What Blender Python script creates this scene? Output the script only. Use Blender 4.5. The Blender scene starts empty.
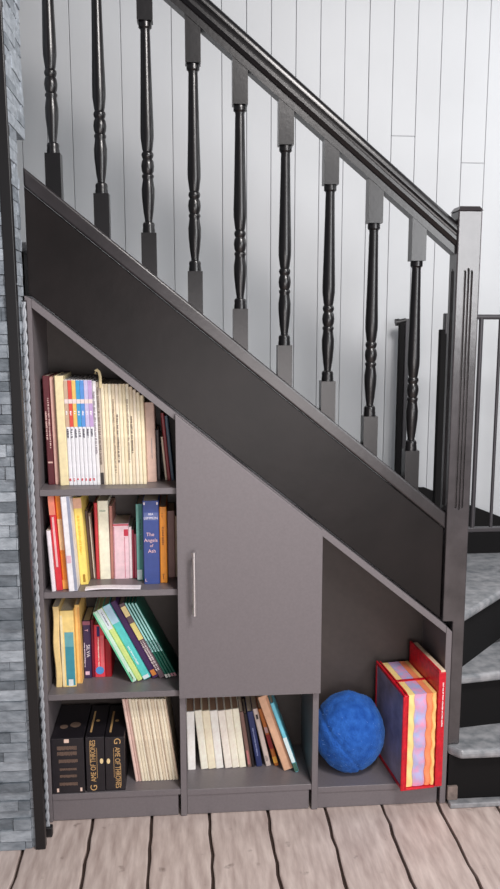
import bpy, bmesh, math, random
from mathutils import Vector, Matrix
R = math.radians
SC = bpy.context.scene
COL = SC.collection

# ------------------------------------------------------------------ camera, sky, lights, exposure
F_PX = 810.0; PITCH = R(9.1); YAW = R(4.6)
CAM = Vector((0.427, -2.25, 1.497))
cd = bpy.data.cameras.new('camera'); cam = bpy.data.objects.new('camera', cd); COL.objects.link(cam)
cam.location = CAM; cam.rotation_euler = (R(90) - PITCH, 0, -YAW)
cd.sensor_fit = 'VERTICAL'; cd.sensor_height = 36; cd.lens = F_PX * 36 / 889
SC.camera = cam
W = bpy.data.worlds.new('world'); SC.world = W; W.use_nodes = True
W.node_tree.nodes['Background'].inputs[0].default_value = (0.86, 0.93, 1.0, 1)
W.node_tree.nodes['Background'].inputs[1].default_value = 0.11
def area(name, loc, target, sx, sy, power, color):
    l = bpy.data.lights.new(name, 'AREA'); l.shape = 'RECTANGLE'; l.size = sx; l.size_y = sy
    l.energy = power; l.color = color
    o = bpy.data.objects.new(name, l); COL.objects.link(o); o.location = loc
    o.rotation_euler = (Vector(target) - Vector(loc)).to_track_quat('-Z', 'Y').to_euler()
area('window_light', (2.25, -2.9, 1.95), (0.8, 0, 1.0), 1.0, 1.2, 34, (0.97, 0.98, 1.0))
area('ceiling_light', (1.3, -1.7, 2.95), (0.7, 0, 0.5), 0.6, 0.6, 46, (1.0, 0.95, 0.93))
area('low_fill_light', (0.9, -3.3, 0.9), (0.6, 0, 0.35), 1.6, 0.9, 28, (1.0, 0.93, 0.92))  # added low frontal fill to brighten the lower shelves and wall
area('wall_fill_light', (2.6, 0.1, 2.4), (1.0, 0.76, 1.1), 0.9, 0.9, 12, (0.96, 0.98, 1.0))  # added fill, no actual lamp: brightens the panelled wall behind the stair
SC.view_settings.view_transform = 'Standard'; SC.view_settings.look = 'None'
SC.view_settings.exposure = 0.3; SC.view_settings.gamma = 1.0; SC.view_settings.use_curve_mapping = False

# measured from the photograph: pixel -> point on a real plane of the room
_fw = Vector((math.sin(YAW)*math.cos(PITCH), math.cos(YAW)*math.cos(PITCH), -math.sin(PITCH)))
_rt = Vector((math.cos(YAW), -math.sin(YAW), 0)); _up = _rt.cross(_fw)
def ray(px, py): return _fw + _rt*((px-250)/F_PX) + _up*((444.5-py)/F_PX)
def at(px, py, Y):
    r = ray(px, py); t = (Y-CAM.y)/r.y; p = CAM + r*t; return p.x, p.z
def atz(px, py, Z):
    r = ray(px, py); t = (Z-CAM.z)/r.z; p = CAM + r*t; return p.x, p.y

# ------------------------------------------------------------------ materials
def srgb(c):
    return tuple(((v/255)/12.92 if v/255 <= .04045 else ((v/255+.055)/1.055)**2.4) for v in c) + (1,)
_mats = {}
def mat(name, rgb, rough=.5, metal=0, noise=0, nscale=20, bump=0, bscale=60, spec=.5, rgb2=None, stretch=(1,1,1), coat=0, alpha=None):
    if name in _mats: return _mats[name]
    m = bpy.data.materials.new(name); m.use_nodes = True; nt = m.node_tree; b = nt.nodes['Principled BSDF']
    b.inputs['Base Color'].default_value = srgb(rgb); b.inputs['Roughness'].default_value = rough
    b.inputs['Metallic'].default_value = metal; b.inputs['Specular IOR Level'].default_value = spec
    b.inputs['Coat Weight'].default_value = coat
    tc = nt.nodes.new('ShaderNodeTexCoord'); mp = nt.nodes.new('ShaderNodeMapping'); mp.inputs['Scale'].default_value = stretch
    nt.links.new(tc.outputs['Object'], mp.inputs['Vector'])
    if noise or rgb2:
        n = nt.nodes.new('ShaderNodeTexNoise'); n.inputs['Scale'].default_value = nscale; n.inputs['Detail'].default_value = 6
        nt.links.new(mp.outputs[0], n.inputs['Vector'])
        cr = nt.nodes.new('ShaderNodeValToRGB'); cr.color_ramp.elements[0].position = .3; cr.color_ramp.elements[1].position = .7
        c2 = rgb2 or tuple(max(0, min(255, v*(1-noise))) for v in rgb)
        c1 = rgb if rgb2 else tuple(min(255, v*(1+noise*.6)) for v in rgb)
        cr.color_ramp.elements[0].color = srgb(c2); cr.color_ramp.elements[1].color = srgb(c1)
        nt.links.new(n.outputs['Fac'], cr.inputs['Fac']); nt.links.new(cr.outputs['Color'], b.inputs['Base Color'])
    if bump:
        n2 = nt.nodes.new('ShaderNodeTexNoise'); n2.inputs['Scale'].default_value = bscale; n2.inputs['Detail'].default_value = 5
        nt.links.new(mp.outputs[0], n2.inputs['Vector'])
        bp = nt.nodes.new('ShaderNodeBump'); bp.inputs['Strength'].default_value = bump; bp.inputs['Distance'].default_value = .004
        nt.links.new(n2.outputs['Fac'], bp.inputs['Height']); nt.links.new(bp.outputs['Normal'], b.inputs['Normal'])
    if alpha is not None:
        b.inputs['Transmission Weight'].default_value = alpha
    _mats[name] = m; return m

M_WALL = mat('white_panelling', (194, 197, 200), .55, noise=.02, nscale=3, bump=.05, bscale=30)
M_GREY = mat('grey_laminate', (114, 108, 111), .42, noise=.03, nscale=140, bump=.05, bscale=300)
M_BACK = mat('dark_back_board', (68, 60, 57), .5, noise=.05, nscale=50)
M_STRING = mat('black_stained_board', (27, 23, 23), .36, noise=.22, nscale=7, spec=.25, bump=.12, bscale=25, stretch=(1, 1, 1))
M_BLACK = mat('black_gloss_paint', (17, 15, 17), .3, noise=.15, nscale=30, bump=.06, bscale=80, spec=.6)
M_POST = mat('worn_black_paint', (44, 40, 42), .3, noise=.16, nscale=14, bump=.08, bscale=70, spec=.7)
M_NEWEL = mat('sheen_newel_paint', (66, 62, 64), .24, noise=.18, nscale=14, bump=.08, bscale=70, spec=.8)  # base colour lightened to imitate the window's sheen on the newel
M_RISER = mat('matt_black_riser', (18, 17, 18), .75, spec=.2)
M_TREAD = mat('grey_painted_tread', (164, 164, 167), .34, rgb2=(112, 116, 120), nscale=30, bump=.3, bscale=60)
M_SLATE = mat('split_slate', (152, 160, 168), .45, rgb2=(108, 116, 124), nscale=24, bump=.6, bscale=60, stretch=(1, 1, 2.4))
M_SLATES = [M_SLATE, mat('pale_split_slate', (176, 184, 192), .45, rgb2=(136, 144, 152), nscale=30, bump=.6, bscale=60, stretch=(1, 1, 2.4)), mat('dark_split_slate', (118, 126, 134), .5, rgb2=(84, 92, 99), nscale=24, bump=.6, bscale=60, stretch=(1, 1, 2.4))]
M_TRIM = mat('black_metal_trim', (22, 21, 23), .4)
M_CHROME = mat('brushed_steel', (225, 223, 225), .36, metal=1)
M_GATE = mat('dark_gate_metal', (58, 56, 60), .4, noise=.05)
M_PAGE = mat('page_paper', (226, 214, 192), .8, noise=.12, nscale=200, stretch=(8, 1, 1))
M_GAP = mat('dark_subfloor', (66, 52, 46), .9)

def floor_mat():
    m = bpy.data.materials.new('limed_floor_boards'); m.use_nodes = True; nt = m.node_tree; b = nt.nodes['Principled BSDF']
    b.inputs['Roughness'].default_value = .55
    tc = nt.nodes.new('ShaderNodeTexCoord'); mp = nt.nodes.new('ShaderNodeMapping'); mp.inputs['Scale'].default_value = (9, 1.6, 1)
    nt.links.new(tc.outputs['Object'], mp.inputs['Vector'])
    def nz(scale, det, vec):
        n = nt.nodes.new('ShaderNodeTexNoise'); n.inputs['Scale'].default_value = scale; n.inputs['Detail'].default_value = det
        nt.links.new(vec, n.inputs['Vector']); return n
    def ramp(src, p0, p1, c0, c1):
        r = nt.nodes.new('ShaderNodeValToRGB'); e = r.color_ramp.elements
        e[0].position = p0; e[1].position = p1; e[0].color = c0; e[1].color = c1
        nt.links.new(src, r.inputs['Fac']); return r
    g = nz(5, 8, mp.outputs[0]); base = ramp(g.outputs['Fac'], .3, .72, srgb((172, 153, 146)), srgb((216, 200, 192)))
    k = nz(16, 5, tc.outputs['Object']); kn = ramp(k.outputs['Fac'], .66, .74, (0, 0, 0, 1), (1, 1, 1, 1))
    mx = nt.nodes.new('ShaderNodeMixRGB'); mx.inputs['Color2'].default_value = srgb((104, 86, 78))
    mu = nt.nodes.new('ShaderNodeMath'); mu.operation = 'MULTIPLY'; mu.inputs[1].default_value = .6
    nt.links.new(kn.outputs['Color'], mu.inputs[0]); nt.links.new(mu.outputs[0], mx.inputs['Fac'])
    nt.links.new(base.outputs['Color'], mx.inputs['Color1']); nt.links.new(mx.outputs[0], b.inputs['Base Color'])
    bp = nt.nodes.new('ShaderNodeBump'); bp.inputs['Strength'].default_value = .3; bp.inputs['Distance'].default_value = .004
    nt.links.new(g.outputs['Fac'], bp.inputs['Height']); nt.links.new(bp.outputs['Normal'], b.inputs['Normal'])
    return m
M_FLOOR = floor_mat()

# ------------------------------------------------------------------ mesh helpers
def quad_box(bm, P, mi=0):
    """P: 8 points, bottom ring 0-3 then top ring 4-7."""
    v = [bm.verts.new(p) for p in P]
    for f in ((3,2,1,0), (4,5,6,7), (0,1,5,4), (1,2,6,5), (2,3,7,6), (3,0,4,7)):
        bm.faces.new([v[i] for i in f]).material_index = mi
def box(bm, x0, x1, y0, y1, z0, z1, mi=0):
    quad_box(bm, [(x0,y0,z0),(x1,y0,z0),(x1,y1,z0),(x0,y1,z0),(x0,y0,z1),(x1,y0,z1),(x1,y1,z1),(x0,y1,z1)], mi)
def prism_xz(bm, poly, y0, y1):
    """polygon in x,z extruded along y"""
    a = [bm.verts.new((x, y0, z)) for x, z in poly]; b = [bm.verts.new((x, y1, z)) for x, z in poly]
    n = len(poly); bm.faces.new(a); bm.faces.new(b[::-1])
    for i in range(n): bm.faces.new((a[(i+1)%n], a[i], b[i], b[(i+1)%n]))
def prism_xy(bm, poly, z0, z1):
    a = [bm.verts.new((x, y, z0)) for x, y in poly]; b = [bm.verts.new((x, y, z1)) for x, y in poly]
    n = len(poly); bm.faces.new(a[::-1]); bm.faces.new(b)
    for i in range(n): bm.faces.new((a[i], a[(i+1)%n], b[(i+1)%n], b[i]))
def lathe(bm, prof, cx, cy, seg=24):
    rings = []
    for r, z in prof:
        rings.append([bm.verts.new((cx+r*math.cos(2*math.pi*i/seg), cy+r*math.sin(2*math.pi*i/seg), z)) for i in range(seg)])
    for a, b in zip(rings, rings[1:]):
        for i in range(seg): bm.faces.new((a[i], a[(i+1)%seg], b[(i+1)%seg], b[i]))
    bm.faces.new(rings[0][::-1]); bm.faces.new(rings[-1])
def tube(bm, pts, r, seg=10):
    pts = [Vector(p) for p in pts]; rings = []
    for i, p in enumerate(pts):
        d = (pts[min(i+1, len(pts)-1)] - pts[max(i-1, 0)]).normalized()
        u = d.cross(Vector((0,0,1)) if abs(d.z) < .9 else Vector((1,0,0))).normalized(); v = d.cross(u)
        rings.append([bm.verts.new(p + u*r*math.cos(2*math.pi*k/seg) + v*r*math.sin(2*math.pi*k/seg)) for k in range(seg)])
    for a, b in zip(rings, rings[1:]):
        for k in range(seg): bm.faces.new((a[k], a[(k+1)%seg], b[(k+1)%seg], b[k]))
    bm.faces.new(rings[0][::-1]); bm.faces.new(rings[-1])
def obj(name, bm, m, parent=None, bev=0, smooth=False, seg=2):
    bmesh.ops.recalc_face_normals(bm, faces=bm.faces[:])
    if bev:
        es = [e for e in bm.edges if len(e.link_faces) == 2 and e.calc_face_angle(0) > .5]
        bmesh.ops.bevel(bm, geom=es, offset=bev, segments=seg, affect='EDGES', profile=.5, clamp_overlap=True)
    me = bpy.data.meshes.new(name); bm.to_mesh(me); bm.free()
    for mm in (m if isinstance(m, (list, tuple)) else [m]): me.materials.append(mm)
    if smooth:
        me.polygons.foreach_set('use_smooth', [True]*len(me.polygons))
        me.set_sharp_from_angle(angle=R(40))
    o = bpy.data.objects.new(name, me); COL.objects.link(o)
    if parent: o.parent = parent
    return o
def thing(name, label, cat, loc=(0,0,0), group=None):
    o = bpy.data.objects.new(name, None); COL.objects.link(o); o.location = loc; o.empty_display_size = .05
    return tag(o, label, cat, group)
def tag(o, label, cat, group=None):
    o['label'] = label; o['category'] = cat
    if group: o['group'] = group
    return o
def struct(o): o['kind'] = 'structure'; return o
def NB(): return bmesh.new()

# ------------------------------------------------------------------ the setting
rnd = random.Random(4)
WY = .76                                   # panelled wall plane
SL = .815                                  # pitch of the stair
def panel_wall():
    bm = NB(); bw = .0872
    ph = at(345.5, 20, WY)[0]; k0 = int((-1.2-ph)/bw)
    for k in range(k0, k0+48):
        x = ph + k*bw
        cuts = [0]
        if abs(x - at(391, 136, WY)[0]) < bw*.5: cuts = [0, at(400, 136, WY)[1]]
        if abs(x - at(460, 163, WY)[0]) < bw*.5: cuts = [0, at(470, 163, WY)[1]]
        cuts += [3.1]
        dy = rnd.uniform(0, .0012)
        for a, b in zip(cuts, cuts[1:]):
            box(bm, x+.0008, x+bw-.0008, WY-dy, WY+.02, a+.0006, b-.0006)
    o = obj('wall_back', bm, M_WALL, bev=.0011, seg=1); struct(o)
    bm = NB(); box(bm, -1.3, 3.1, WY+.021, WY+.08, 0, 3.1)
    s = obj('wall_backing', bm, mat('wall_shadow_gap', (188, 188, 190), .9), o)
panel_wall()

def floor():
    bm = NB(); xs = [atz(px, 850, 0)[0] for px in (22, 87, 149.3, 211.8, 274.7, 336.4, 399.8, 462)]
    w = (xs[-1]-xs[0])/7
    xs = [xs[0]-w*k for k in range(10, 0, -1)] + xs + [xs[-1]+w*k for k in range(1, 10)]
    r = random.Random(9); n = 90
    wob = [[r.uniform(-.005, .005) for _ in range(n+1)] for _ in xs]
    for i in range(len(xs)-1):
        prev = None; zz = r.uniform(-.001, 0)
        for k in range(n+1):
            y = -3.8 + k*4.4/n
            a = xs[i] + .0036 + wob[i][k]*.6 + abs(wob[i][(k*7) % n])*.5
            b = xs[i+1] - .0036 + wob[i+1][k]*.6 - abs(wob[i+1][(k*5) % n])*.5
            row = [bm.verts.new((a, y, -.02)), bm.verts.new((a, y, zz-.0015)), bm.verts.new((a+.003, y, zz)),
                   bm.verts.new((b-.003, y, zz)), bm.verts.new((b, y, zz-.0015)), bm.verts.new((b, y, -.02))]
            if prev:
                for q in range(5): bm.faces.new((prev[q], prev[q+1], row[q+1], row[q]))
            prev = row
    o = struct(obj('floor', bm, M_FLOOR))
    bm = NB(); box(bm, xs[0], xs[-1], -3.8, .8, -.05, -.012)
    obj('subfloor', bm, M_GAP, o)
floor()

PX = at(17, 314, -.112)[0]                  # right face of the slate pillar
def pillar():
    bm = NB(); r = random.Random(2)
    z = 0
    while z < 3.0:
        h = r.choice((.026, .03, .034)); x = -.95
        while x < PX-.024:
            w = r.uniform(.08, .24); x2 = min(x+w, PX-.022)
            p = r.uniform(0, .010); tilt = r.uniform(-.001, .001)
            quad_box(bm, [(x,-.112-p,z),(x2-.0012,-.112-p+tilt,z),(x2-.0012,-.1,z),(x,-.1,z),
                          (x,-.112-p-tilt,z+h-.0016),(x2-.0012,-.112-p,z+h-.0016),(x2-.0012,-.1,z+h-.0016),(x,-.1,z+h-.0016)], r.choice((0,0,0,1,2)))
            x = x2
        y = -.11; yend = .1 if z > 1.95 else -.012
        while y < yend-.002:                        # stones of the return face
            y2 = min(y+r.uniform(.05, .13), yend); p = r.uniform(-.004, .003)
            quad_box(bm, [(PX-.03,y,z),(PX+p,y,z),(PX+p*.4,y2,z),(PX-.03,y2,z),
                          (PX-.03,y,z+h-.0016),(PX+p*.2,y,z+h-.0016),(PX+p,y2,z+h-.0016),(PX-.03,y2,z+h-.0016)], r.choice((0,1,1)))
            y = y2
        z += h
    box(bm, -.95, PX-.03, -.1, .1, 0, 3.05)
    o = struct(obj('wall_left', bm, M_SLATES))
    bm = NB(); lo, hi = .012, -.012          # the corner trim stands a little out of plumb
    quad_box(bm, [(PX-.024+lo,-.124,0),(PX+.003+lo,-.124,0),(PX+.003+lo,-.1,0),(PX-.024+lo,-.1,0),
                  (PX-.024+hi,-.124,3.05),(PX+.003+hi,-.124,3.05),(PX+.003+hi,-.1,3.05),(PX-.024+hi,-.1,3.05)])
    obj('corner_trim', bm, M_TRIM, o, bev=.0015)
pillar()
bm = NB(); box(bm, PX+.005, -.003, -.03, .02, 0, 1.535)
struct(obj('trim_1', bm, M_TRIM))          # black batten between pillar and bookcase
bm = NB()
for st in (0, 1):
    pts = []
    for k in range(420):
        z = .03 + 1.5*k/419; a = k/419*math.pi*2*24 + math.pi*st
        pts.append((PX+.0085+.0028*math.cos(a)+(1.5-z)*.003, -.062+.0028*math.sin(a), z))
    tube(bm, pts, .0034, 6)
cord = obj('twisted_cord', bm, mat('pale_twisted_cord', (158, 162, 168), .5), smooth=True)
tag(cord, 'pale grey twisted cord running down between slate pillar and bookcase', 'cord')
bm = NB(); box(bm, PX+.006, PX+.026, -.072, -.052, .0005, .031); obj('cord_end', bm, M_TRIM, cord, bev=.003)

# ------------------------------------------------------------------ staircase
stair = thing('staircase', 'black painted wooden staircase with turned balusters and pale grey winder treads', 'staircase', (1.2, .3, 0))
def S(name, bm, m, **k):
    o = obj(name, bm, m, stair, **k); o.location = -Vector(stair.location); return o
def cap(x): return 1.889 - SL*x            # top line of the string
def ctop(x): return 1.554 - SL*x           # top line of the bookcase
XN0, XN1, XLOW = 1.188, 1.255, 1.219
bm = NB(); x0 = PX+.006; x1 = XN0-.004
prism_xz(bm, [(x0, ctop(x0)+.006), (x1, ctop(x1)+.006), (x1, cap(x1)-.05), (x0, cap(x0)-.05)], .022, .055)
S('string_board', bm, M_STRING, bev=.002)
bm = NB(); prism_xz(bm, [(x0, cap(x0)-.049), (x1+.004, cap(x1+.004)-.049), (x1+.004, cap(x1+.004)), (x0, cap(x0))], .014, .078)
S('string_capping', bm, M_POST, bev=.006, seg=3)

BY = .045
def baluster(cx, ztop, zbot):
    """turned shaft between zbot and ztop, square blocks beyond; blocks meet capping and rail on the slope"""
    L = ztop - zbot; f = lambda q: ztop - q*L
    prof = [(.017,0),(.0175,.01),(.0175,.026),(.013,.034),(.0125,.045),(.0130,.06),(.0138,.16),(.0158,.34),(.0180,.50),(.0178,.54),
            (.0140,.595),(.0125,.605),(.0155,.612),(.0165,.622),(.0150,.632),(.0128,.640),(.0160,.652),(.0176,.675),(.0160,.698),
            (.0128,.712),(.0160,.718),(.0165,.726),(.0140,.736),(.0150,.75),(.0178,.785),(.0172,.83),(.0135,.90),(.0105,.935),
            (.0105,.945),(.0150,.950),(.0168,.960),(.0160,.972),(.0172,.985),(.0172,1.0)]
    bm = NB(); lathe(bm, [(r, f(q)) for r, q in prof][::-1], 0, 0, 22)
    hw = .0205
    z_c = lambda x: cap(cx+x) + .0005; z_r = lambda x: RTOP(cx+x) - .0915
    for za, zb in ((z_c, lambda x: zbot), (lambda x: ztop, z_r)):
        quad_box(bm, [(-hw,-hw,za(-hw)),(hw,-hw,za(hw)),(hw,hw,za(hw)),(-hw,hw,za(-hw)),
                      (-hw,-hw,zb(-hw)),(hw,-hw,zb(hw)),(hw,hw,zb(hw)),(-hw,hw,zb(-hw))])
    for v in bm.verts: v.co.x += cx; v.co.y += BY
    return bm
def RTOP(x): return 1.768 + SL*(1.174 - x)
for i in range(9):
    cx = .0845 + .1249*i
    zt = 1.955 - SL*(cx-.705); zb = zt - .540
    S('baluster', baluster(cx, zt, zb), M_BLACK, smooth=True)
# handrail: moulded section swept along the slope
def sweep(sec, x0, x1, zf):
    bm = NB(); nx, nz = SL/math.hypot(1, SL), 1/math.hypot(1, SL)
    A = [bm.verts.new((x0 - 0*nx, BY+y, zf(x0)+n/nz)) for y, n in sec]; B = [bm.verts.new((x1, BY+y, zf(x1)+n/nz)) for y, n in sec]
    bm.faces.new(A); bm.faces.new(B[::-1]); k = len(sec)
    for i in range(k): bm.faces.new((A[(i+1)%k], A[i], B[i], B[(i+1)%k]))
    return bm
half = [(0, 0), (-.014, -.001), (-.025, -.006), (-.031, -.014), (-.031, -.022), (-.024, -.027), (-.023, -.031), (-.029, -.035), (-.029, -.043), (-.024, -.048), (-.021, -.052)]
sec = half + [(-y, n) for y, n in half[::-1] if y]
S('handrail', sweep(sec, PX+.01, XN0+.004, RTOP), M_BLACK, smooth=True)
S('rail_fillet', sweep([(-.019,-.052),(-.022,-.056),(-.022,-.072),(.022,-.072),(.022,-.056),(.019,-.052)], PX+.01, XN0+.004, RTOP), M_BLACK)
# newel post with stopped flutes
def newel():
    bm = NB(); y0, y1 = .008, .076; zt = 1.782
    prism_xz(bm, [(XLOW, .1925), (XN1, .1925), (XN1, zt), (XN0, zt), (XN0, ctop(XN0)+.003), (XLOW, ctop(XN0)+.003)], y0, y1)
    o = S('newel_post', bm, M_NEWEL, bev=.003)
    def capsule(bm, cx, cz0, cz1, r, face):
        pts = [(cx+r*math.cos(a), cz1+r*math.sin(a)) for a in [math.pi*k/8 for k in range(9)]] + \
              [(cx+r*math.cos(a), cz0+r*math.sin(a)) for a in [math.pi+math.pi*k/8 for k in range(9)]]
        if face == 'f': prism_xz(bm, pts, y0-.01, y0+.009)
        else:
            a = [bm.verts.new((XN0-.01, x, z)) for x, z in pts]; b = [bm.verts.new((XN0+.007, x, z)) for x, z in pts]
            n = len(pts); bm.faces.new(a); bm.faces.new(b[::-1])
            for i in range(n): bm.faces.new((a[(i+1)%n], a[i], b[i], b[(i+1)%n]))
    mx = (XN0+XN1)/2; my = (y0+y1)/2
    for face, c in (('f', mx), ('s', my)):
        for dx, e in ((-.0096, .006), (0, 0), (.0096, .006)):
            bm = NB(); capsule(bm, c+dx, .935+e, 1.622-e, .0041, face)
            bmesh.ops.recalc_face_normals(bm, faces=bm.faces[:])
            cme = bpy.data.meshes.new('flute'); bm.to_mesh(cme); bm.free()
            c_o = bpy.data.objects.new('flute', cme); COL.objects.link(c_o)
            md = o.modifiers.new('b', 'BOOLEAN'); md.operation = 'DIFFERENCE'; md.object = c_o; md.solver = 'EXACT'
            o.location = (0,0,0); o.parent = None
            bpy.context.view_layer.update()
            me = bpy.data.meshes.new_from_object(o.evaluated_get(bpy.context.evaluated_depsgraph_get()))
            o.modifiers.clear(); o.data = me; bpy.data.objects.remove(c_o)
    o.parent = stair; o.location = -Vector(stair.location)
    bm = NB(); m = .006
    quad_box(bm, [(XN0-.002,y0-.002,zt),(XN1+.002,y0-.002,zt),(XN1+.002,y1+.002,zt),(XN0-.002,y1+.002,zt),
                  (XN0+m,y0+m,zt+.012),(XN1-m,y0+m,zt+.012),(XN1-m,y1-m,zt+.012),(XN0+m,y1-m,zt+.012)])
    S('post_cap', bm, M_POST)
newel()
# winder treads and risers
XR = 2.15; TT = .03
def tread(poly, z, nos):
    bm = NB(); prism_xy(bm, poly, z-TT, z); S('tread', bm, M_TREAD, bev=.011, seg=3)
tread([(1.248,-.03),(XR,-.03),(XR,.25),(1.218,.25),(1.218,.004)], .19, 0)
tread([(1.262,.075),(XR,.2),(XR,.62),(1.262,.24)], .38, 0)
tread([(1.268,.088),(1.94,WY-.002),(1.262,WY-.002)], .57, 0)
def riser(p, q, z0, z1):
    d = (Vector(q)-Vector(p)).normalized(); n = Vector((-d.y, d.x))*.015
    bm = NB(); prism_xy(bm, [p, q, tuple(Vector(q)+n), tuple(Vector(p)+n)], z0, z1); S('riser', bm, M_RISER)
riser((1.222,.0), (XR,.0), 0, .16)
riser((1.268,.104), (XR,.228), .19, .35)
riser((1.275,.115), (1.9,WY-.004), .38, .54)
bm = NB(); prism_xy(bm, [(1.262,.66),(1.92,WY-.004),(1.262,WY-.004)], .3, .54); S('stair_carcass', bm, M_RISER)
riser((1.232,.08), (1.232,WY-.004), .57, .73)
# straight flight climbing left behind the string
for k in range(6):
    xa = 1.247 - .233*k - (.11 if k else 0); z = .76 + .19*k
    bm = NB(); box(bm, xa-.262, xa, .252, WY-.002, z-TT, z); S('tread', bm, M_TREAD, bev=.008)
    if k: riser((xa-.016,.252), (xa-.016,WY-.004), z-.19, z-TT)
# wall string along the panelling
pA = at(425, 488, WY-.02); pB = at(500, 517, WY-.02); s2 = (pB[1]-pA[1])/(pB[0]-pA[0])
wl = lambda x: pA[1] + s2*(x-pA[0])
bm = NB(); prism_xz(bm, [(1.0, .572), (2.0, .572), (2.0, wl(2.0)), (pA[0], wl(pA[0])), (1.0, wl(pA[0]))], WY-.016, WY-.002)
S('wall_string', bm, M_RISER)
bm = NB(); box(bm, 1.222, XR, -.03, -.001, 0, .016); S('base_strip', bm, M_TREAD, bev=.003)
bm = NB(); box(bm, 1.218, 1.25, -.012, -.0005, .017, .062); S('base_block', bm, mat('weathered_block', (120, 108, 102), .7, noise=.3, nscale=40), bev=.002)

# safety gate standing behind the newel
GY = .35
gx0, gz1 = at(446, 317, GY); gzb = at(485, 529, GY)[1]
gate = thing('safety_gate', 'dark metal stair safety gate with thin upright bars behind the newel post', 'gate', (gx0, GY, .572))
def G(name, bm, m=M_GATE, **k):
    o = obj(name, bm, m, gate, **k); o.location = -Vector(gate.location); return o
bm = NB(); box(bm, gx0-.02, gx0+.02, GY-.012, GY+.012, .5715, gz1-.04); G('gate_post', bm, M_RISER, bev=.003)
bm = NB(); box(bm, gx0-.006, gx0+.014, GY-.014, GY+.014, gz1-.055, gz1+.012); G('latch', bm, bev=.003)
bm = NB(); tube(bm, [(gx0, GY, gz1), (gx0+.55, GY, gz1)], .0085); G('top_rail', bm, smooth=True)
bm = NB(); box(bm, gx0, gx0+.55, GY-.009, GY+.009, gzb-.008, gzb+.008); G('bottom_rail', bm, bev=.003)
bx0 = at(481.5, 317, GY)[0]; bs = at(499.7, 337, GY)[0]-bx0
for k in range(-1, 6):
    bm = NB(); tube(bm, [(bx0+bs*k, GY, gzb), (bx0+bs*k, GY, gz1)], .0055 if k != 0 else .0075); G('bar', bm, smooth=True)
bm = NB(); tube(bm, [(gx0+.55, GY, gzb-.02), (gx0+.55, GY, gz1+.006)], .01); G('end_post', bm, smooth=True)
# wall bracket of the gate beyond the ninth baluster
WGY = .69
wx, wz = at(400, 322, WGY)
wg = thing('gate_wall_post', 'narrow dark gate post with round cap standing by the panelled wall', 'post', (wx, WGY, .9))
def H(name, bm, **k):
    o = obj(name, bm, k.pop('m', M_GATE), wg, **k); o.location = -Vector(wg.location); return o
wf = .762
bm = NB(); box(bm, wx-.004, wx+.016, WGY-.01, WGY+.01, wf, wz+.01); H('post', bm, m=M_RISER, bev=.003)
bm = NB(); box(bm, wx+.018, wx+.034, WGY-.01, WGY+.01, wf, wz+.012); H('side_frame', bm, bev=.003)
bm = NB(); tube(bm, [(wx-.018, WGY-.004, wz-.002), (wx-.004, WGY-.004, wz)], .013, 14); tube(bm, [(wx-.005, WGY-.004, wz), (wx+.02, WGY-.004, wz+.006)], .009); H('cap', bm, smooth=True, m=M_TRIM)

# ------------------------------------------------------------------ bookcase
PT = .018; DEP = .24; XE = 1.2155
case = thing('bookcase', 'grey built-in bookcase with a sloping top fitted under the stairs', 'bookcase', (.6, .12, 0))
def B(name, bm, m=M_GREY, par=None, **k):
    o = obj(name, bm, m, par or case, **k)
    o.location = -Vector(case.location) if not par else (0,0,0)
    return o
XD1, XD2 = (.3995, .4175), (.797, .815)
vth = PT*math.hypot(1, SL)
def panel(name, xa, xb):
    bm = NB(); t = .0005
    prism_xz(bm, [(xa, .001), (xb, .001), (xb, ctop(xb)-vth-t), (xa, ctop(xa)-vth-t)], 0, DEP); B(name, bm, bev=.0008, seg=1)
bm = NB(); prism_xz(bm, [(0, .001), (PT, .001), (PT, ctop(PT)-.001), (0, ctop(0)-.006)], 0, DEP); B('side_panel', bm, bev=.0008, seg=1)
XR_P = (XE-PT, XE)
bm = NB(); prism_xz(bm, [(XR_P[0], .001), (XE, .001), (XE, ctop(XE)-.004), (XR_P[0], ctop(XR_P[0])-.001)], 0, DEP); B('side_panel', bm, bev=.0008, seg=1)
panel('divider', *XD1); panel('divider', *XD2)
bm = NB(); a, b = PT+.0005, XE-PT-.0005
prism_xz(bm, [(a, ctop(a)-vth), (b, ctop(b)-vth), (b, ctop(b)), (a, ctop(a))], 0, DEP); B('sloping_top', bm, bev=.0008, seg=1)
def shelf(xa, xb, zt):
    bm = NB(); box(bm, xa+.0005, xb-.0005, .002, DEP-.006, zt-PT, zt); B('shelf', bm, bev=.0008, seg=1)
Z1, Z2, Z3, Z4, Z42, Z43 = 1.014, .715, .404, .088, .084, .072
for z in (Z1, Z2, Z3, Z4): shelf(PT, XD1[0], z)
shelf(XD1[1], XD2[0], Z42); shelf(XD2[1], XR_P[0], Z43); shelf(XD1[1], XD2[0], .399)
for xa, xb, z in ((PT, XD1[0], Z4), (XD1[1], XD2[0], Z42), (XD2[1], XR_P[0], Z43)):
    bm = NB(); box(bm, xa+.0005, xb-.008, .006, .022, .0015, z-PT-.0005); B('plinth', bm, bev=.0008, seg=1)
bm = NB(); prism_xz(bm, [(PT, .03), (XR_P[0], .03), (XR_P[0], ctop(XR_P[0])-vth-.001), (PT, ctop(PT)-vth-.001)], DEP-.0055, DEP-.0005); B('back_panel', bm, M_BACK)
xa, xb = .399, .8165
bm = NB(); prism_xz(bm, [(xa, .388), (xb, .388), (xb, ctop(xb)-.003), (xa, ctop(xa)-.003)], -.019, -.001); door = B('door', bm, bev=.001)
bm = NB(); hx = .446; tube(bm, [(hx, -.046, .651), (hx, -.046, .838)], .0052, 14)
h = B('handle', bm, M_CHROME, smooth=True); h.parent = door
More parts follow.
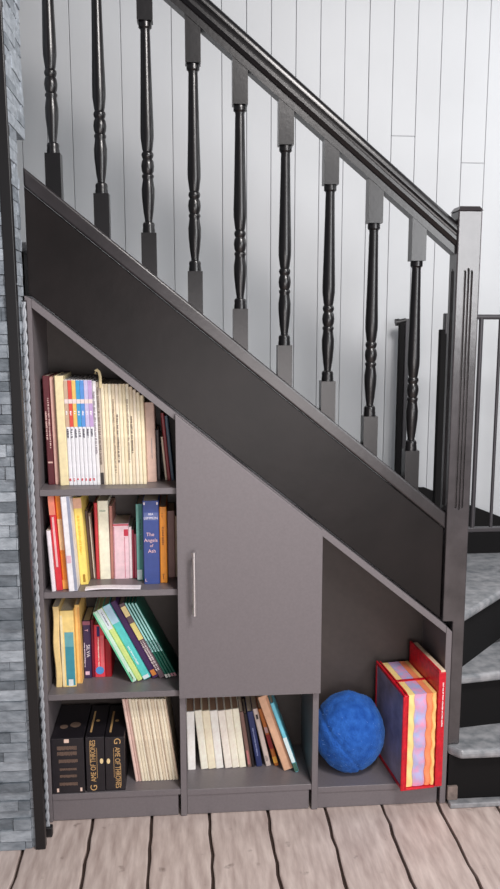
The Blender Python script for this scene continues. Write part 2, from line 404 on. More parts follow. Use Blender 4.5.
for z in (.676, .813):
    bm = NB(); tube(bm, [(hx, -.0185, z), (hx, -.044, z)], .0042, 12); q = B('handle_stud', bm, M_CHROME, smooth=True); q.parent = door
for o in door.children: o.location = (0,0,0)

# ------------------------------------------------------------------ books
FONT = None
def text_mesh(s, size, ext=.0003):
    c = bpy.data.curves.new('t', 'FONT'); c.body = s; c.size = size; c.extrude = ext; c.align_x = 'CENTER'; c.align_y = 'CENTER'
    c.resolution_u = 3
    o = bpy.data.objects.new('t', c); COL.objects.link(o); bpy.context.view_layer.update()
    me = bpy.data.meshes.new_from_object(o.evaluated_get(bpy.context.evaluated_depsgraph_get()))
    bpy.data.objects.remove(o); bpy.data.curves.remove(c); return me
def pm(rgb, rough=.45):                      # printed card cover of one colour
    return mat('cover_%d_%d_%d' % rgb, rgb, rough, noise=.05, nscale=60)
def letters(root, s, cx, cz, size, rgb, vert=0, yf=-.0006, sx=1):
    """lettering flat on the spine; vert: 0 level, 1 reads downward, -1 reads upward"""
    yf = -.0006-.0002*len(root.children); me = text_mesh(s, size)
    M = Matrix.Translation((cx, yf, cz)) @ Matrix.Rotation(R(90), 4, 'X') @ Matrix.Rotation(R(-90*vert), 4, 'Z') @ Matrix.Scale(sx, 4, (1,0,0))
    me.transform(M); me.materials.append(pm(rgb))
    o = bpy.data.objects.new('title_lettering', me); COL.objects.link(o); o.parent = root; return o
def marks(root, x0, x1, z0, z1, rgb, seed, rows=1, vert=True, name='title_print'):
    """small printed strokes too fine to read"""
    r = random.Random(seed); bm = NB(); yf = -.0006-.0002*len(root.children)
    if vert:
        z = z1
        while z > z0+.001:
            h = r.uniform(.0016, .0042); a = r.uniform(0, .25); b = r.uniform(.72, 1)
            for k in range(rows):
                xa = x0+(x1-x0)*k/rows; xb = x0+(x1-x0)*(k+.8)/rows
                box(bm, xa+(xb-xa)*a, xa+(xb-xa)*b, yf, .0002, max(z-h, z0), z)
            z -= h + r.choice((.0008, .0008, .0012, .003))
    else:
        for k in range(rows):
            zt = z1-(z1-z0)*k/rows; zb = z1-(z1-z0)*(k+.72)/rows; x = x0
            while x < x1:
                w = r.uniform(.001, .0028); box(bm, x, min(x+w, x1), yf, .0002, zb+r.uniform(0,.2)*(zt-zb), zt); x += w+.0008
    return obj(name, bm, pm(rgb), root)
def band(root, w, x0, x1, z0, z1, rgb, name='spine_panel'):
    n = .0002*len(root.children); bm = NB(); box(bm, w*x0+.0001, w*x1-.0001, -.0004-n, .0006, z0, z1); return obj(name, bm, pm(rgb), root)
def book(label, x, y, z, w, h, d, rgb, lean=0, kind='book', cat='book', group=None, pages=(226, 214, 192), wavy=0, yaw=0):
    """spine faces the room; origin at the lower left corner of the spine; lean>0 tips the top to the left"""
    root_bm = NB(); t = min(.0022, w*.22) if kind == 'book' else min(.0006, w*.15)
    rr = min(.0025, w*.25)
    prism_xy(root_bm, [(0, rr), (rr, 0), (w-rr, 0), (w, rr), (w, d), (w-t, d), (w-t, .003+t), (t, .003+t), (t, d), (0, d)], 0, h)
    if wavy:
        for v in root_bm.verts: pass
        bmesh.ops.bisect_plane
        for k in range(1, 14):
            g = root_bm.verts[:] + root_bm.edges[:] + root_bm.faces[:]
            bmesh.ops.bisect_plane(root_bm, geom=g, plane_co=(0, 0, h*k/14), plane_no=(0, 0, 1))
        for v in root_bm.verts: v.co.x += wavy*math.sin(v.co.z/h*9.0)
    root = obj(kind, root_bm, pm(rgb))
    tag(root, label, cat, group)
    bm = NB(); ins = .002 if kind == 'book' else .0005
    box(bm, t, w-t, .0045+t, d-ins-.001, ins*.5, h-ins)
    if wavy:
        for v in bm.verts: v.co.x += wavy*math.sin(v.co.z/h*9.0)
    obj('page_block', bm, mat('pages_%d_%d_%d' % pages, pages, .85, noise=.1, nscale=300, stretch=(6, .3, .3)), root)
    root.location = (x, y, z); root.rotation_euler = (0, -lean, 0)
    return root

class Row:
    """books side by side on one shelf; measures come from the photograph"""
    def __init__(s, z, x, lean=0, y=.03):
        s.z, s.x, s.lean, s.y, s.last = z+.0005, x, lean, y, None; s.prev = None
        s.zc = {Z1: 9, Z2: Z1-PT, Z3: Z2-PT, Z4: Z3-PT, Z42: .380}[z]
    def add(s, label, wpx, ytop, rgb, ybot=None, d=.17, gap=0, **k):
        y = s.y if ybot is None else min(max(atz(150, ybot, s.z)[1], .006), .11)
        # pixel scale at this depth
        r = ray(200, 600); tt = (y-CAM.y)
        pxm = lambda zz: F_PX / ((Vector((s.x, y, zz))-CAM).dot(_fw))
        w = max(.0025, wpx/pxm(s.z+.1))
        # height from the photographed top edge
        px = 0
        P = Vector((s.x, y, s.z+.1))-CAM; px = 250 + F_PX*P.dot(_rt)/P.dot(_fw)
        top = at(px, ytop, y)[1]
        h = (top - s.z)/math.cos(s.lean)
        if s.prev:                                  # keep clear of the neighbour when the tilt grows
            pr, ph, pl = s.prev
            s.x = max(s.x, pr + min(ph, h)*max(0, math.tan(s.lean)-math.tan(pl)))
        s.x += gap
        d = min(d, DEP-.012-y)
        xr = s.x + w/math.cos(s.lean)
        lim = min(s.zc-.002, ctop(xr)-vth-.004)
        h = min(h, (lim - s.z - w*math.sin(s.lean))/math.cos(s.lean))
        s.last = book(label, s.x, y, s.z, w, h, d, rgb, lean=s.lean, **k)
        s.x += w/math.cos(s.lean) + .0006
        s.w, s.h = w, h; s.prev = (s.x, h, s.lean)
        return s.last

X = lambda px, py, z: atz(px, py, z)[0]
# ---- top shelf, left column
r = Row(Z1, PT+.014, R(1.1))
b = r.add('tall maroon hardback with pale lettering, leftmost on the top shelf', 6.8, 376, (92, 34, 42), 483, d=.2)
marks(b, r.w*.12, r.w*.45, r.h*.42, r.h*.68, (214, 180, 172), 2); marks(b, r.w*.55, r.w*.85, r.h*.34, r.h*.8, (224, 190, 182), 3); band(b, r.w, .15, .85, r.h*.2, r.h*.215, (220, 180, 170))
b = r.add('brown and pink striped album beside the maroon hardback', 5.2, 377, (196, 150, 134), 483, d=.2)
band(b, r.w, .05, .45, .002, r.h-.002, (214, 172, 160)); band(b, r.w, .75, 1, .002, r.h-.002, (150, 112, 98))
r.add('thick plain cream album right of the brown striped one', 8.6, 376, (244, 228, 182), 484, d=.2)
series = [((206, 176, 150), 'tan'), ((222, 80, 66), 'red'), ((240, 200, 112), 'yellow'), ((62, 160, 214), 'bright blue'), ((92, 150, 222), 'soft blue'), ((206, 196, 232), 'pale lilac'), ((196, 164, 214), 'purple')]
for i, (c, nm) in enumerate(series):
    b = r.add('thin white comic album with a %s upper spine on the top shelf' % nm, 3.75, 380, (238, 238, 242), 484, d=.2, group='white comic albums with coloured tops')
    band(b, r.w, 0, 1, r.h*.56, r.h-.001, c); band(b, r.w, 0, 1, r.h*.78, r.h*.82, (244, 226, 222))
    o = marks(b, .0018, r.w-.0015, r.h*.455, r.h*.54, (70, 66, 82), i, 1, name='title_print')
    marks(b, .0018, r.w-.0015, r.h*.67, r.h*.71, (250, 246, 250), i+9, 1)
    marks(b, .0012, r.w-.0012, r.h*.04, r.h*.065, (214, 70, 84), i+20, 1)
b = r.add('white thin album speckled with print right of the purple comic', 3.6, 381, (240, 238, 238), 484, d=.2); marks(b, .001, r.w*.8, r.h*.3, r.h*.9, (150, 140, 150), 5)
b = r.add('grey and brown thin magazine with a dark foot on the top shelf', 4, 382, (202, 188, 172), 484, d=.2); marks(b, .001, r.w*.8, r.h*.2, r.h*.95, (120, 104, 96), 6); band(b, r.w, .1, .9, .001, r.h*.12, (52, 46, 46))
mark_x = r.x - .004; mark_z = Z1 + r.h
cream = [(246, 234, 204), (240, 226, 192), (250, 240, 214), (236, 220, 190), (246, 232, 208)]
for i in range(11):
    b = r.add('thin cream magazine in the tight run at the middle of the top shelf', 3.25, 384+(i > 8)*2, cream[i % 5], 484, d=.2, kind='magazine', cat='magazine', group='cream magazines on the top shelf')
    if i in (3, 4, 7, 8): marks(b, .0015, r.w-.0015, r.h*(.12+.1*(i%3)), r.h*(.7+.05*(i%4)), (96, 84, 74) if i in (4, 8) else (160, 140, 120), 30+i)
b = r.add('shorter cream magazine at the right end of the cream run', 3.6, 392, (246, 232, 196), 484, d=.2, kind='magazine', cat='magazine')
b = r.add('plain pinkish beige book between the cream run and the leaning books', 9.5, 400, (206, 176, 162), 482, d=.18)
marks(b, r.w*.55, r.w*.7, r.h*.3, r.h*.55, (150, 140, 140), 61)
r.add('small dark grey book in shadow beside the beige one', 3.4, 430, (58, 52, 54), 480, d=.14)
xx = X(163, 481, Z1); xx = max(xx, r.x+.0125); r2 = Row(Z1, xx, R(5), .03)
r2.add('short cream booklet leaning at the foot of the red book', 2.2, 437, (224, 210, 188), 480, d=.14, kind='booklet', cat='booklet')
r2.lean = R(5)
r2.add('thin dark red book leaning left at the right end of the top shelf', 3.4, 407, (140, 36, 44), 481, d=.16)
r2.add('thin slate blue book leaning on the dark red one', 3.2, 405, (70, 92, 112), 481, d=.16)
# paper bookmark sticking out of the top-shelf run
bm = NB(); tube(bm, [(0, 0, -.02), (0, 0, .012), (-.003, 0, .026), (-.008, 0, .031), (-.013, 0, .028), (-.014, 0, .02)], .0042, 10)
for v in bm.verts: v.co.y *= .5
o = obj('paper_bookmark', bm, pm((224, 206, 160)), smooth=True); o.location = (mark_x, .05, mark_z+.004)
tag(o, 'curled cream paper bookmark poking above the magazines on the top shelf', 'bookmark')

# ---- second shelf
r = Row(Z2, PT+.022, R(3.0), .02)
r.add('small thin white booklet at the left end of the second shelf', 4, 531, (240, 232, 238), 589, d=.13, kind='booklet', cat='booklet')
b = r.add('red paperback with a pink top beside the small white booklet', 6, 494, (214, 50, 62), 588)
band(b, r.w, 0, 1, r.h*.8, r.h-.001, (238, 140, 116)); band(b, r.w, .35, .7, r.h*.25, r.h*.78, (240, 190, 190))
b = r.add('orange paperback with a pale middle between red and white books', 6.2, 493, (244, 146, 44), 587)
band(b, r.w, .1, .8, r.h*.42, r.h*.75, (252, 214, 160)); band(b, r.w, 0, 1, .001, r.h*.1, (252, 176, 84))
b = r.add('broad white book with a grey right edge on the second shelf', 9, 492, (244, 242, 246), 591, d=.2)
band(b, r.w, .66, 1, .001, r.h-.001, (150, 156, 178)); band(b, r.w, .1, .6, r.h*.3, r.h*.38, (232, 190, 204))
b = r.add('yellow paperback with a pink top on the second shelf', 8, 498, (252, 222, 116), 583)
band(b, r.w, 0, 1, r.h*.88, r.h-.001, (226, 176, 146)); band(b, r.w, .4, .7, r.h*.03, r.h*.12, (170, 130, 40)); marks(b, r.w*.3, r.w*.7, r.h*.35, r.h*.8, (246, 190, 70), 8)
r.add('slim dark brown book right of the yellow one', 2.6, 511, (84, 66, 60), 573, d=.15)
b = r.add('slim grey brown book with a white stripe behind the flat papers', 3, 513, (124, 104, 92), 573, d=.15); band(b, r.w, .3, .6, .004, r.h*.95, (214, 204, 196))
r.lean = R(.5)
r.add('slim red book touching the thick cream book', 3.4, 503, (200, 56, 66), 577, d=.16)
b = r.add('thick cream book with pale blank spine on the second shelf', 10.5, 501, (248, 244, 222), 578, d=.18); marks(b, r.w*.2, r.w*.75, r.h*.86, r.h*.885, (150, 170, 150), 3, 2, False)
xk = r.x
r.lean = 0
r.add('pinkish brown notebook behind the pink booklets', 3, 506, (186, 128, 116), 570, d=.12)
b = r.add('pale pink boxed book with a small red emblem', 15.5, 524, (240, 206, 214), 578, d=.12)
band(b, r.w, 0, 1, r.h*.965, r.h-.001, (206, 84, 100)); band(b, r.w, .04, .09, .004, r.h*.95, (190, 110, 130)); band(b, r.w, .7, .98, r.h*.78, r.h*.9, (196, 48, 72))
band(b, r.w, .72, .76, .003, r.h*.76, (206, 120, 140))
r.add('thin white booklet with pink edges next to the pale pink box', 2.6, 527, (248, 230, 234), 577, d=.12, kind='booklet', cat='booklet')
r.add('thin dark red booklet left of the teal book', 2.2, 530, (150, 40, 62), 577, d=.12, kind='booklet', cat='booklet')
r.add('thin rose pink booklet against the teal book', 2.6, 534, (214, 110, 132), 577, d=.12, kind='booklet', cat='booklet')
b = r.add('teal green paperback left of the wide blue book', 7, 504, (58, 138, 130), 580)
band(b, r.w, 0, .35, .002, r.h-.001, (118, 184, 172)); band(b, r.w, 0, .7, .002, r.h*.14, (206, 226, 224)); marks(b, r.w*.45, r.w*.8, r.h*.4, r.h*.8, (30, 98, 96), 12)
b = r.add('wide blue hardback with a white name band and pink script title', 16, 501, (56, 76, 142), 584, d=.18)
band(b, r.w, .08, .95, r.h*.77, r.h*.86, (94, 108, 160)); letters(b, 'BEA', r.w*.5, r.h*.842, .0085, (240, 236, 246), yf=-.0008); letters(b, 'LEMMON', r.w*.5, r.h*.795, .0098, (240, 236, 246), yf=-.0008)
for q, (s_, dz) in enumerate((('The', .60), ('Angels', .53), ('of', .465), ('Ash', .40))): letters(b, s_, r.w*(.45+.03*q), r.h*dz, .0148 if q != 2 else .012, (240, 200, 206))
for q in (.1, .9): band(b, r.w, q-.05, q+.05, r.h*.955, r.h*.985, (230, 220, 230))
letters(b, 'L', r.w*.14, r.h*.05, .012, (240, 200, 200))
b = r.add('orange paperback right of the wide blue hardback', 7.2, 507, (240, 152, 44), 583); marks(b, r.w*.3, r.w*.7, r.h*.5, r.h*.74, (160, 90, 20), 14)
marks(b, r.w*.35, r.w*.65, r.h*.05, r.h*.12, (170, 100, 30), 15); marks(b, r.w*.3, r.w*.6, r.h*.86, r.h*.92, (200, 120, 30), 16)
r.add('dusky rose book in shadow beside the orange paperback', 7.4, 511, (146, 112, 108), 577)
r.add('narrow tan book at the right end of the second shelf', 2.4, 516, (176, 160, 136), 576)
# flat white papers in front
bm = NB(); n = 10
xa, ya = atz(88, 583, Z2); xb, yb = atz(141, 587, Z2)
for k in range(n+1):
    q = k/n; x = xa+(xb-xa)*q; z = Z2+.0008+.006*math.sin(q*math.pi)*(1-q)+.001
    for yy in (.004, .026+.001*k): bm.verts.new((x, yy, z)); bm.verts.new((x, yy, z+.0045*(1-.5*q)))
bm.verts.ensure_lookup_table()
for k in range(n):
    a = [bm.verts[k*4+j] for j in range(4)]; b_ = [bm.verts[k*4+4+j] for j in range(4)]
    for i_, j_ in ((0,1),(1,3),(3,2),(2,0)): bm.faces.new((a[i_], a[j_], b_[j_], b_[i_]))
for k in (0, n): bm.faces.new([bm.verts[k*4+j] for j in (0,1,3,2)])
tag(obj('folded_papers', bm, pm((244, 238, 244)), smooth=True), 'white folded papers lying flat at the front of the second shelf', 'papers')

# ---- third shelf
r = Row(Z3, PT+.016, R(0.6), .03)
b = r.add('yellowed wavy magazine at the left end of the third shelf', 6, 607, (244, 214, 150), 684, kind='magazine', cat='magazine', wavy=.0022)
r.x += .002
b = r.add('yellow book with a tall teal panel on the third shelf', 13.5, 611, (250, 218, 140), 684, d=.18)
band(b, r.w, .3, .95, r.h*.02, r.h*.72, (66, 150, 168)); band(b, r.w, .3, .95, r.h*.53, r.h*.72, (110, 176, 184)); band(b, r.w, .45, .8, .003, r.h*.1, (232, 240, 240)); band(b, r.w, .02, .2, .003, r.h*.94, (252, 232, 184))
b = r.add('narrow pale orange book standing tallest at the left of the third shelf', 5, 605, (248, 202, 122), 681, d=.18); band(b, r.w, .6, .98, .003, r.h*.97, (232, 172, 96))
r.lean = 0
b = r.add('dark purple paperback with white letters down its spine', 7.6, 621, (58, 42, 78), 676, d=.13)
letters(b, 'SILVA', r.w*.62, r.h*.48, r.w*.62, (242, 234, 244), 1, sx=1.15); letters(b, 'T', r.w*.45, r.h*.84, r.w*.6, (246, 196, 210), 1); band(b, r.w, .2, .75, r.h*.06, r.h*.12, (236, 196, 216)); marks(b, r.w*.12, r.w*.3, r.h*.2, r.h*.62, (226, 214, 230), 31)
band(b, r.w, 0, 1, r.h*.93, r.h-.001, (150, 90, 110))
r.add('thin dark crimson book between the purple and bright red paperbacks', 2.6, 620, (122, 20, 44), 675, d=.13)
b = r.add('bright red paperback with a round light blue badge near its foot', 10.2, 625, (230, 66, 82), 674, d=.13)
band(b, r.w, .3, .58, r.h*.78, r.h*.97, (38, 34, 108)); band(b, r.w, .62, .95, r.h*.14, r.h*.8, (240, 116, 124)); marks(b, r.w*.35, r.w*.52, r.h*.2, r.h*.76, (252, 226, 214), 33)
bm = NB()
for k in range(24): bm.verts.new((r.w*.5+.0125*math.cos(k*math.pi/12), -.0009, r.h*.13+.0125*math.sin(k*math.pi/12)))
f = bm.faces.new(bm.verts[:]); e = bmesh.ops.extrude_face_region(bm, geom=[f])
for v in [g for g in e['geom'] if isinstance(g, bmesh.types.BMVert)]: v.co.y += .0007
obj('badge', bm, pm((84, 156, 222)), b); 
r.add('deep red book set back beside the bright red paperback', 6.4, 639, (162, 22, 34), 671, d=.12)
r = Row(Z3, X(132.6, 680, Z3), R(26.5), .02)
def L3(*a, **k): return r.add(*a, **k)
b = L3('pale green and white book leaning furthest left on the third shelf', 4.6, 612, (206, 238, 218), 682, d=.17); band(b, r.w, .0, .35, .003, r.h-.002, (110, 206, 160)); marks(b, r.w*.4, r.w*.8, r.h*.03, r.h*.14, (70, 110, 60), 40)
b = L3('leaning yellow green book with a white top on the third shelf', 5, 609, (214, 232, 142), 681, d=.17); band(b, r.w, 0, 1, r.h*.72, r.h-.001, (226, 234, 240)); marks(b, r.w*.3, r.w*.7, r.h*.76, r.h*.95, (110, 110, 130), 41)
b = L3('leaning aqua book with a pale blue head on the third shelf', 7.8, 606, (92, 208, 204), 680, d=.17); band(b, r.w, 0, 1, r.h*.76, r.h-.001, (180, 214, 236)); band(b, r.w, .1, .9, .002, r.h*.05, (228, 238, 244)); marks(b, r.w*.3, r.w*.6, r.h*.2, r.h*.45, (220, 248, 246), 42)
b = L3('leaning dark purple book with an orange spot near its foot', 6.2, 602, (64, 32, 82), 679, d=.17); band(b, r.w, .25, .95, r.h*.03, r.h*.1, (214, 132, 60))
b = L3('leaning grey book with cream patches and mottled print', 5.8, 604, (104, 84, 92), 679, d=.17); band(b, r.w, .1, .95, r.h*.83, r.h*.96, (246, 224, 160)); band(b, r.w, .1, .95, r.h*.52, r.h*.74, (226, 212, 132)); marks(b, r.w*.1, r.w*.9, r.h*.1, r.h*.5, (222, 206, 206), 43, 2)
for i in range(4):
    b = L3(['first', 'second', 'third', 'last'][i] + ' from left of four slim leaning books, pale aqua above dark green', 2.4, 602, (20, 92, 76), 679-i*.5, d=.17, group='slim aqua and green books')
    band(b, r.w, .1, .75, r.h*.35, r.h-.002, (166, 220, 216)); band(b, r.w, 0, .9, .002, r.h*.05, (206, 150, 160) if i > 1 else (226, 226, 220)); marks(b, r.w*.2, r.w*.7, r.h*.36, r.h*.5, (90, 100, 110), 50+i)

# ---- bottom shelf: boxed sets
M_BOX = mat('black_box_card', (34, 31, 36), .35, noise=.1, nscale=30, spec=.5)
M_GOLD = mat('dull_gold_foil', (206, 166, 112), .4)
M_BRZ = mat('bronze_print', (112, 92, 80), .6)
def boxed(label, px0, px1, ytop, ybot, d):
    x0, y = atz(px0, ybot, Z4+.0005); x1 = atz(px1, ybot, Z4+.0005)[0]; y = max(y, .002)
    P = at(px0, ytop, y)[1]; h = P-Z4-.0005; w = x1-x0
    t = thing('boxed_set', label, 'box', (x0, y, Z4+.0006))
    bm = NB(); box(bm, 0, w, 0, d, 0, h); obj('sleeve', bm, M_BOX, t, bev=.0012)
    return t, w, h
def lay(par, bm, m, name): return obj(name, bm, m, par)
t, w, h = boxed('squat black box with rows of bronze print, leftmost on the bottom shelf', 53, 85, 739, 794, .21)
rr_ = random.Random(7)
for (za, zb, xa_, xb_, rows) in ((.66,.86,.18,.78,2), (.53,.62,.22,.8,1), (.40,.46,.24,.76,1), (.27,.34,.24,.76,1), (.12,.2,.22,.78,1)):
    o = marks(t, w*xa_, w*xb_, h*za, h*zb, (118, 96, 84), rr_.random(), rows, False)
bm = NB(); box(bm, w*.4, w*.55, -.0006, 0, h*.92, h*.985); lay(t, bm, pm((236, 206, 190)), 'emblem')
for q in (.13, .85):
    bm = NB(); box(bm, w*q, w*(q+.065), -.0006, 0, h*.03, h*.095); lay(t, bm, pm((236, 206, 190)), 'emblem')
bm = NB(); lathe(bm, [(.012, h), (.012, h+.0005)], w*.3, .07, 20); lathe(bm, [(.016, h), (.016, h+.0005)], w*.65, .08, 20); lay(t, bm, M_BRZ, 'top_emblem')
for i, (pa, pb, v) in enumerate(((87, 105.3, -1), (106.2, 125.5, 1))):
    t, w, h = boxed(['black boxed set with gold title reading upward, beside the squat box', 'black boxed set with gold title reading downward, beside the cream magazines'][i], pa, pb, 737.5, 792-i, .2)
    me_c = w*(.40 if i == 0 else .62)
    me = text_mesh('AME OF THRONES', .0125); ln = h*.76
    k = ln*1.0/max(vv.co.x for vv in me.vertices)/2
    me.transform(Matrix.Translation((me_c, -.0006, h*.5 + (.012 if i == 0 else -.012)*1)) @ Matrix.Rotation(R(90), 4, 'X') @ Matrix.Rotation(R(-90*v), 4, 'Z') @ Matrix.Diagonal((k, 1.75, 1, 1)))
    me.materials.append(M_GOLD); o = bpy.data.objects.new('title_lettering', me); COL.objects.link(o); o.parent = t
    me = text_mesh('G', .028)
    me.transform(Matrix.Translation((me_c, -.0006, h*(.075 if i == 0 else .925))) @ Matrix.Rotation(R(90), 4, 'X') @ Matrix.Rotation(R(-90*v), 4, 'Z'))
    me.materials.append(M_GOLD); o = bpy.data.objects.new('title_initial', me); COL.objects.link(o); o.parent = t
    s_ = 1 if i == 0 else -1
    bm = NB()
    xl = me_c + s_*.0105; box(bm, xl-.0005, xl+.0005, -.0006, 0, h*.25, h*.8)
    xl = me_c - s_*.0095; box(bm, xl-.0005, xl+.0005, -.0006, 0, h*(.5 if i == 0 else .08), h*(.93 if i == 0 else .5)); lay(t, bm, M_GOLD, 'gold_rule')
    bm = NB(); cx = w*(.84 if i == 0 else .16)
    vs = [bm.verts.new((cx+.005*math.cos(a*math.pi/10), -.0007, h*.56+.0085*math.sin(a*math.pi/10))) for a in range(20)]
    f = bm.faces.new(vs); e = bmesh.ops.extrude_face_region(bm, geom=[f])
    for vv in [g for g in e['geom'] if isinstance(g, bmesh.types.BMVert)]: vv.co.y += .0006
    lay(t, bm, pm((240, 214, 160)), 'gold_oval')
    bm = NB(); lathe(bm, [(.006, h), (.006, h+.0005)], w*.5, .1, 16); box(bm, w*.2, w*.3, .03, .16, h, h+.0004); lay(t, bm, M_GOLD, 'top_emblem')
r = Row(Z4, X(135.6, 783, Z4), R(7.6), .035)
for i in range(14):
    c = [(238, 206, 194), (226, 190, 178), (246, 236, 212), (240, 228, 202), (244, 232, 208), (232, 216, 190)][i if i < 2 else 2+(i*3) % 4]
    b = r.add('cream magazine in the slanting stack at the right of the bottom shelf', 2.86, 699, c, 781, d=.18, kind='magazine', cat='magazine', group='slanting cream magazines on the bottom shelf')
    if i % 3 == 1: band(b, r.w, .8, .98, .003, r.h*.97, (168, 136, 116))

# ---- middle column
r = Row(Z42, XD1[1]+.003, R(.8), .04)
lab = ['upright cream paperback against the left side of the middle compartment',
       'cream paperback second from the left in the middle compartment', 'cream paperback third from the left in the middle compartment',
       'cream paperback fourth from the left in the middle compartment', 'cream paperback fifth from the left in the middle compartment',
       'cream paperback sixth from the left in the middle compartment', 'cream paperback beside the thin brown book in the middle compartment']
cc = [(255, 251, 244), (255, 247, 230), (255, 240, 212), (255, 248, 240), (254, 242, 230), (255, 244, 226), (255, 246, 224)]
r.add(lab[0], 8.0, 712, cc[0], 768, d=.12, group='cream paperbacks', pages=(168, 132, 108))
r.lean = R(5.6)
for i in range(1, 7):
    if i == 4: r.lean = R(6.8)
    r.add(lab[i], [0, 7.2, 7.4, 7.6, 7.2, 7.0, 6.6][i], [0, 711, 711, 711, 711, 710, 709][i], cc[i], 766-(i > 4)*(i-4)*1.6, d=.12, group='cream paperbacks', pages=(168, 132, 108))
r.lean = R(8)
b = r.add('thin brown book between cream paperbacks and the navy book', 4, 712, (128, 98, 90), 759, d=.11); band(b, r.w, .2, .7, r.h*.05, r.h*.3, (190, 120, 120))
r.add('thin black book beside the brown one in the middle compartment', 3, 714, (36, 30, 32), 759, d=.11)
r.lean = R(9.5)
b = r.add('navy blue book leaning in the middle compartment', 6, 712, (40, 50, 96), 761, d=.12); marks(b, r.w*.4, r.w*.65, r.h*.2, r.h*.7, (150, 160, 200), 70)
r.lean = R(12.5)
b = r.add('off-white book with a small black mark near the top of its spine', 5.0, 709, (204, 188, 180), 762, d=.13); band(b, r.w, .3, .75, r.h*.82, r.h*.9, (40, 34, 34)); marks(b, r.w*.3, r.w*.75, r.h*.08, r.h*.18, (110, 100, 100), 71, 2)
r.lean = R(15.5)
b = r.add('orange and dark red patterned book behind the large tan book', 4.0, 709, (190, 112, 50), 767, d=.13); band(b, r.w, 0, 1, r.h*.3, r.h*.55, (146, 36, 36)); band(b, r.w, .1, .9, r.h*.58, r.h*.68, (206, 170, 170)); band(b, r.w, 0, 1, r.h*.05, r.h*.16, (230, 168, 70))
r.lean = R(18.5); r.x += .007
b = r.add('large tan book leaning left across the middle compartment', 9.6, 697, (222, 176, 144), 777, d=.16); band(b, r.w, .75, 1, .003, r.h*.97, (190, 140, 110))
r.lean = R(19)
b = r.add('thin light blue book with a green foot leaning on the tan book', 3.8, 703, (120, 206, 226), 779, d=.16); band(b, r.w, 0, 1, r.h*.14, r.h*.5, (226, 246, 248)); band(b, r.w, 0, 1, .002, r.h*.13, (70, 110, 96))

# ------------------------------------------------------------------ ball
def ball():
    bx, bz = at(349, 727, .118); rad = .112
    bm = NB(); bmesh.ops.create_uvsphere(bm, u_segments=96, v_segments=64, radius=rad)
    rr = random.Random(1)
    from mathutils import noise as N
    for v in bm.verts:
        n = v.co.normalized(); d = .004*N.noise(n*3) + .0016*N.noise(n*28) + .0008*N.noise(n*70)
        # sunken seam running round the ball
        s = abs(n.x*.75 + n.z*.55 + .28 + .05*math.sin(4*n.z)); d -= .0045*math.exp(-(s/.035)**2)
        v.co = n*(rad+d); v.co.z *= 1.12
        if v.co.z < -rad*1.04: v.co.z = -rad*1.04
    zmin = min(v.co.z for v in bm.verts)
    m = mat('blue_wool', (52, 108, 196), .9, noise=.22, nscale=45, bump=1.0, bscale=160, spec=.1, rgb2=(32, 78, 160))
    b = m.node_tree.nodes['Principled BSDF']; b.inputs['Sheen Weight'].default_value = .35; b.inputs['Sheen Tint'].default_value = srgb((130, 180, 240))
    o = obj('wool_ball', bm, m, smooth=True); o.location = (bx, .118, Z43-zmin+.0005)
    tag(o, 'large fuzzy blue wool ball in the right-hand compartment', 'ball')
    bm = NB()
    for k in range(70):
        n = Vector((rr.uniform(-1, 1), rr.uniform(-1, -.1), rr.uniform(-.7, 1))).normalized()
        p = Vector((n.x*rad, n.y*rad, n.z*rad*1.07)); tg = n.cross(Vector((rr.random(), rr.random(), rr.random()))).normalized()
        tube(bm, [p-n*.001, p+n*.002+tg*.003, p+n*.003+tg*.007], .00035, 5)
    f = obj('stray_fibres', bm, pm((120, 160, 220)), o)
ball()

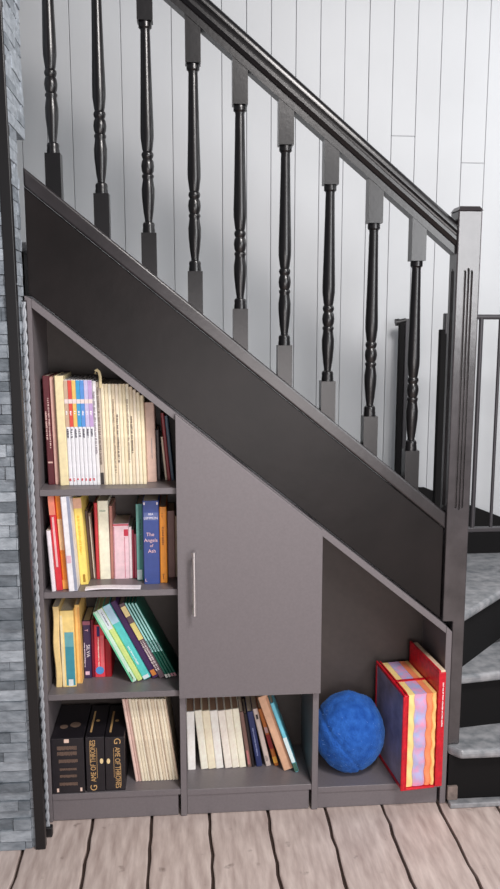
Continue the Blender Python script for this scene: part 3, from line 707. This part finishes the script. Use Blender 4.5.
# ------------------------------------------------------------------ red carry case and flat red box
def carry_case():
    yf = -.04; zb = Z43+.0006
    x0 = at(401.5, 790, yf)[0]; x1 = at(436.2, 787, yf)[0]; zt = at(404, 695.5, yf)[1]; w = x1-x0; h = zt-zb; d = .25
    t = thing('carry_case', 'clear plastic carry case with red edges holding padded pastel layers', 'case', (x0, yf, zb))
    red = mat('red_vinyl', (206, 18, 40), .35, noise=.12, nscale=60, bump=.2, bscale=120)
    e = .011; t.rotation_euler.z = R(6.5)
    bm = NB()
    # left red frame with open window, sides sewn as one frame
    box(bm, 0, .006, 0, d, 0, e); box(bm, 0, .006, 0, d, h-e, h); box(bm, 0, .006, 0, e, e, h-e); box(bm, 0, .006, d-e, d, e, h-e)
    fr = obj('side_frame', bm, red, t, bev=.002)
    bm = NB(); box(bm, .002, .0035, e, d-e, e, h-e)
    pl = mat('smoky_clear_plastic', (150, 142, 160), .25, noise=.25, nscale=9); 
    obj('clear_window', bm, pl, t, bev=.0004)
    bm = NB(); tube(bm, [(-.001, -.001, .004), (-.001, -.001, h-.003), (.001, .02, h+.001), (.001, d-.01, h+.001)], .0035, 8); tube(bm, [(.012, -.001, .004), (.012, -.001, h-.003), (.012, .02, h), (.012, d-.01, h)], .0022, 8)
    obj('piping', bm, red, t, smooth=True)
    bm = NB(); box(bm, 0, .013, -.001, .012, .001, h-.002); obj('front_edge', bm, red, t, bev=.002)
    bm = NB(); box(bm, .0065, w, .0, d, 0, .006); obj('base_panel', bm, red, t, bev=.002)
    # padded layers
    cols = [('pale_yellow_pad', (255, 226, 150)), ('pastel_print_pad', (226, 170, 206)), ('apricot_pad', (252, 150, 104)), ('pale_orange_pad', (255, 206, 130))]
    xs = [.013, .013+(w-.013)*.26, .013+(w-.013)*.66, .013+(w-.013)*.86, w-.0005]
    for i in range(4):
        a, b = xs[i]+.0004, xs[i+1]-.0004; bm = NB(); n = 60; m_ = 8
        # puffed pad: wavy front with five pillows
        rings = []
        for k in range(n+1):
            z = .0075+(h-.012)*k/n; ph = math.sin(k/n*math.pi*5+.4*i)**2
            row = []
            for j in range(m_+1):
                q = j/m_; x = a+(b-a)*q + .0017*math.sin(k/n*math.pi*10)*(1 if 0 < i+q < 4 else 0); y = .004+.006*(1-math.sin(q*math.pi)**.6*(.4+.6*ph))
                row.append(bm.verts.new((x, y, z)))
            row += [bm.verts.new((b, d-.012, z)), bm.verts.new((a, d-.012, z))]
            rings.append(row)
        L = len(rings[0])
        for A, B_ in zip(rings, rings[1:]):
            for j in range(L): bm.faces.new((A[j], A[(j+1)%L], B_[(j+1)%L], B_[j]))
        bm.faces.new(rings[0][::-1]); bm.faces.new(rings[-1])
        nm, c = cols[i]
        m = mat(nm, c, .35, bump=.2, bscale=60) if i != 1 else mat(nm, (236, 160, 196), .35, rgb2=(160, 190, 236), nscale=42, bump=.2, bscale=60)
        obj('padded_layer', bm, m, t, smooth=True)
    # strap across the top
    bm = NB(); box(bm, .006, w-.001, .095, .107, h-.0045, h-.0015); obj('strap', bm, red, t, bev=.001)
    # flat red box
    xa = x1+.0012; xb = XR_P[0]-.002; zt2 = at(441, 673, yf+.004)[1]; hh = zt2-zb
    g = thing('flat_red_box', 'tall flat red box with white print against the right side panel', 'box', (xa, yf+.004+.012, zb)); w2 = xb-xa; g.rotation_euler.z = R(6.5)
    bm = NB(); box(bm, 0, w2, 0, .23, 0, hh-.006); obj('box_body', bm, red, g, bev=.0015)
    bm = NB(); box(bm, w2*.3, w2*.95, .003, .219, hh-.006, hh); obj('cream_lid', bm, pm((232, 206, 176)), g, bev=.001)
    bm = NB(); box(bm, 0, w2*.28, 0, .23, hh-.006, hh+.001); obj('lid_edge', bm, red, g, bev=.001)
    marks(g, w2*.52, w2*.78, hh*.52, hh*.9, (248, 226, 226), 90)
carry_case()
